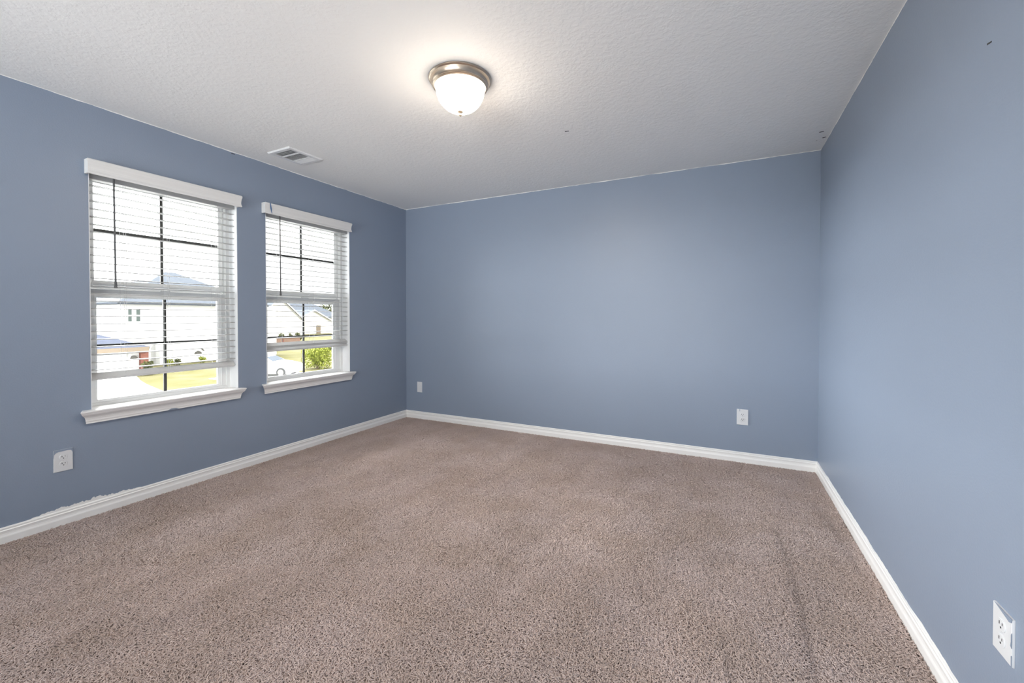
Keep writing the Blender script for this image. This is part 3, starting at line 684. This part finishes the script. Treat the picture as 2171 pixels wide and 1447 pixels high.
# white two-storey house
h = thing('white_house', 'tall white two-storey house with two narrow windows, across the street', 'house', (-50, 21, G))
b = B(); box(b, -55.0, -44.0, 16.65, 30.0, G, 2.28); build('house_wall', b, M['siding'], h)
build('roof', hip_roof(-55.0, -44.0, 16.65, 28.5, 2.34, 5.55, True, True, 0.4), M['roof2'], h)
panes(h, -44.0, [(17.06, 17.31, 0.76, 1.78), (17.60, 17.87, 0.76, 1.78)])
b = B(); box(b, -43.2, -43.99, 18.9, 27.5, G, -0.9); build('garage_wing', b, M['white'], h)
b = B()
for k in range(4): box(b, -43.195, -43.13, 19.8, 24.2, G + 0.03 + k * 0.5, G + 0.03 + k * 0.5 + 0.47, 0.02)
build('garage_door', b, M['white'], h)
coach_light(h, -43.15, 21.8, -2.25, 0.62, 0.26)
b = B(); prism(b, [(-43.15, 21.95, -1.72), (-43.15, 22.28, -2.02), (-43.15, 22.34, -1.98), (-43.15, 22.10, -1.70)], (0.05, 0, 0)); build('wall_lamp', b, M['stone'], h)
# cream gabled house behind the two
h = thing('gabled_house', 'cream house whose gable rises behind the garage roof', 'house', (-56, 19, G))
gable_wing(h, -56.2, -62.0, 15.8, 24.4, 1.63, 3.2, M['siding2'], M['roof'])
b = B(); box(b, -70.0, -60.0, 6.5, 24.0, G, 2.3); build('house_wall', b, M['siding2'], h)
build('roof', hip_roof(-70.0, -60.0, 6.5, 21.5, 2.3, 5.5, False, True), M['roof'], h)
# houses down the street
h = thing('far_gabled_house', 'cream gabled house down the street, its gable beside a grey roof', 'house', (-88, 55, G))
gable_wing(h, -80.0, -92.0, 50.6, 60.2, 0.75, 4.9, M['siding2'], M['roof2'])
b = B(); box(b, -98.0, -86.0, 48.0, 62.3, G, 1.2); build('house_wall', b, M['siding2'], h)
build('roof', hip_roof(-98.0, -86.0, 48.0, 62.3, 1.2, 6.0, False, True), M['roof2'], h)
panes(h, -80.0, [(53.7, 54.5, -1.2, -0.3)])
b = B(); box(b, -79.99, -79.9, 51.6, 53.0, G, -0.85); build('house_door', b, M['stone'], h)
h = thing('end_house', 'grey-roofed house with a tan door at the end of the street', 'house', (-96, 72, G))
gable_wing(h, -88.0, -98.0, 63.5, 75.5, -0.4, 2.6, M['siding2'], M['roof2'])
b = B(); box(b, -106.0, -94.0, 64.0, 84.0, G, 0.9); build('house_wall', b, M['siding2'], h)
build('roof', hip_roof(-106.0, -94.0, 64.0, 83.0, 0.9, 5.2, False, True), M['roof2'], h)
b = B(); box(b, -87.99, -87.85, 70.2, 71.3, G, -0.9); build('house_door', b, M['fascia'], h)

def leafy(name, label, cat, x, y, z0, h_, r_, n, mat, seed, trunk=0.25, lsz=0.12, group=None):
    root = thing(name, label, cat, (x, y, z0), group=group); r = random.Random(seed)
    b = B(); tube(b, (x, y, z0), (x, y, z0 + h_ * (trunk + 0.35)), r_ * 0.07, 8, r_ * 0.03)
    for k in range(5):
        a = r.uniform(0, math.tau); q = z0 + h_ * (trunk + 0.05 * k)
        tube(b, (x, y, q), (x + math.cos(a) * r_ * 0.6, y + math.sin(a) * r_ * 0.6, q + h_ * 0.25), r_ * 0.03, 6, r_ * 0.012)
    build('trunk', b, M['bark'], root)
    b = B()
    lobes = [(r.uniform(-0.55, 0.55) * r_, r.uniform(-0.55, 0.55) * r_, h_ * r.uniform(trunk + 0.12, 0.88), r_ * r.uniform(0.35, 0.6)) for _ in range(14)] + [(0, 0, h_ * 0.86, r_ * 0.42)]
    for _ in range(n):
        lx, ly, lz, lr = r.choice(lobes); d = Vector((r.gauss(0, 1), r.gauss(0, 1), r.gauss(0, 1))).normalized() * lr * r.uniform(0.6, 1.05)
        c_ = Vector((x + lx, y + ly, z0 + lz)) + d
        u = Vector((r.gauss(0, 1), r.gauss(0, 1), r.gauss(0, 1))).normalized(); v = u.orthogonal().normalized(); s = lsz * r.uniform(0.6, 1.3)
        vs = [b.verts.new(c_ + p) for p in (u * s, v * s * 0.45 + u * s * 0.1, -u * s, -v * s * 0.45 + u * s * 0.1)]
        b.faces.new(vs)
    build('foliage', b, mat, root)
    return root
leafy('young_tree', 'bright green young tree on the lawn past the white car', 'tree', -29.2, 23.35, G, 1.85, 1.0, 4600, M['leaf'], 3, 0.06, 0.075)
leafy('shrub', 'small dark shrub at the foot of the brick pillar', 'shrub', -36.7, 15.35, G, 0.95, 0.36, 500, M['leaf2'], 5, 0.05, 0.09)
for k, (x, y) in enumerate(((-41.5, 18.8), (-41.6, 19.4), (-41.7, 21.4))):
    leafy('flowering_shrub', 'low shrub in the bed before the white house', 'shrub', x, y, G, 0.55, 0.32, 260, M['leaf2'] if k == 1 else M['leaf'], 20 + k, 0.05, 0.08, 'shrubs before the white house')
for k in range(4):
    leafy('hedge_shrub', 'olive shrub in the row past the pink brick wall', 'shrub', -66, 44.4 + k * 1.5, G, 1.3, 0.58, 320, M['leaf2'], 40 + k, 0.05, 0.14, 'shrubs in a row past the brick wall')
for k, (x, y, hh) in enumerate(((-124, 99, 7.6), (-126, 106, 8.4), (-122, 111, 7.4))):
    leafy('distant_tree', 'pale tree above the farthest roof', 'tree', x, y, G, hh, 3.6, 900, M['leaf2'], 60 + k, 0.2, 0.5, 'trees beyond the farthest roof')
w_ = thing('brick_garden_wall', 'low pink brick wall across the lawn', 'wall', (-60, 42.4, G))
b = B(); box(b, -60.3, -60.0, 40.2, 44.9, G, -2.18); build('brick_panel', b, M['brick2'], w_)
b = B(); box(b, -60.35, -59.95, 40.15, 44.95, -2.18, -2.10); build('coping', b, M['brick2'], w_)
b = B(); box(b, -60.34, -59.9, 41.85, 42.05, G, -2.05); build('pier', b, M['brick'], w_)

def car(name, label, x, y, L, hgt, paint, seed, flip=1):
    # car runs along y, nose towards +y
    root = thing(name, label, 'car', (x, y, G))
    wd = 1.78; y0 = y - L / 2 * flip
    def Y(f): return y0 + f * L * flip
    side = [(0.0, .30), (0.01, .62), (0.05, .70), (0.16, .72), (0.28, .74), (0.66, .70), (0.80, .66), (0.93, .58), (0.99, .46), (1.0, .30), (0.96, .16), (0.04, .16)]
    b = B(); loft(b, [[(x + s * wd / 2 * k, Y(f), G + z * hgt) for f, z in side] for s, k in ((-1, 0.94), (-1, 1.0), (1, 1.0), (1, 0.94))] if False else
                  [[(x - wd / 2 * 0.97, Y(f), G + z * hgt) for f, z in side], [(x - wd / 2 * 1.0, Y(0.5 + (f - 0.5) * 0.985), G + (0.45 + (z - 0.45) * 0.95) * hgt) for f, z in side], [(x + wd / 2 * 1.0, Y(0.5 + (f - 0.5) * 0.985), G + (0.45 + (z - 0.45) * 0.95) * hgt) for f, z in side], [(x + wd / 2 * 0.97, Y(f), G + z * hgt) for f, z in side]])
    body = build('body', b, paint, root)
    top = [(0.07, .68), (0.17, .93), (0.24, .985), (0.36, 1.0), (0.48, .985), (0.55, .94), (0.70, .69)]
    b = B(); loft(b, [[(x + s * wd / 2 * (0.97 if z < .8 else 0.80), Y(f), G + z * hgt) for f, z in top] for s in (-1, 1)]); cabin = build('cabin', b, paint, root)
    for s in (-1, 1):
        for fr in (((0.135, .74), (0.195, .92), (0.335, .945), (0.345, .74)), ((0.365, .74), (0.36, .945), (0.50, .925), (0.62, .74))):
            b = B(); pts = [Vector((x + s * wd / 2 * (0.97 - (z - .69) / .31 * 0.17 + 0.008), Y(f), G + z * hgt)) for f, z in fr]
            prism(b, pts, (s * 0.012, 0, 0)); build('side_window', b, M['carglass'], root)
    b = B(); pts = [Vector((x + sx * wd / 2, Y(f), G + z * hgt + 0.012)) for sx, f, z in ((-0.84, .675, .73), (0.84, .675, .73), (0.72, .565, .925), (-0.72, .565, .925))]
    prism(b, pts, (0, 0, 0.012)); build('windscreen', b, M['carglass'], root)
    for f in (0.19, 0.81):
        for s in (-1, 1):
            b = B(); n = 20; rw = 0.32
            loft(b, [[(xx, Y(f) + q * rw * math.cos(k * math.tau / n), G + 0.012 + rw + q * rw * math.sin(k * math.tau / n)) for k in range(n)] for xx, q in ((x + s * (wd / 2 - 0.2), 1), (x + s * (wd / 2 - 0.0), 1), (x + s * (wd / 2 + 0.02), 0.9))])
            wh = build('wheel', b, M['tyre'], root)
            b = B(); loft(b, [[(xx, Y(f) + 0.6 * rw * math.cos(k * math.tau / n), G + 0.012 + rw + 0.6 * rw * math.sin(k * math.tau / n)) for k in range(n)] for xx in (x + s * (wd / 2), x + s * (wd / 2 + 0.03))]); build('rim', b, M['rim'], wh)
    return root
car('white_car', 'white car parked on the drive outside the far window', -28.9, 19.0, 4.5, 1.47, M['carwhite'], 1).rotation_euler = (0, 0, R(-62))
car('dark_car', 'dark grey car parked beyond the young tree', -43.0, 38.2, 4.4, 1.5, M['cargrey'], 2, -1)
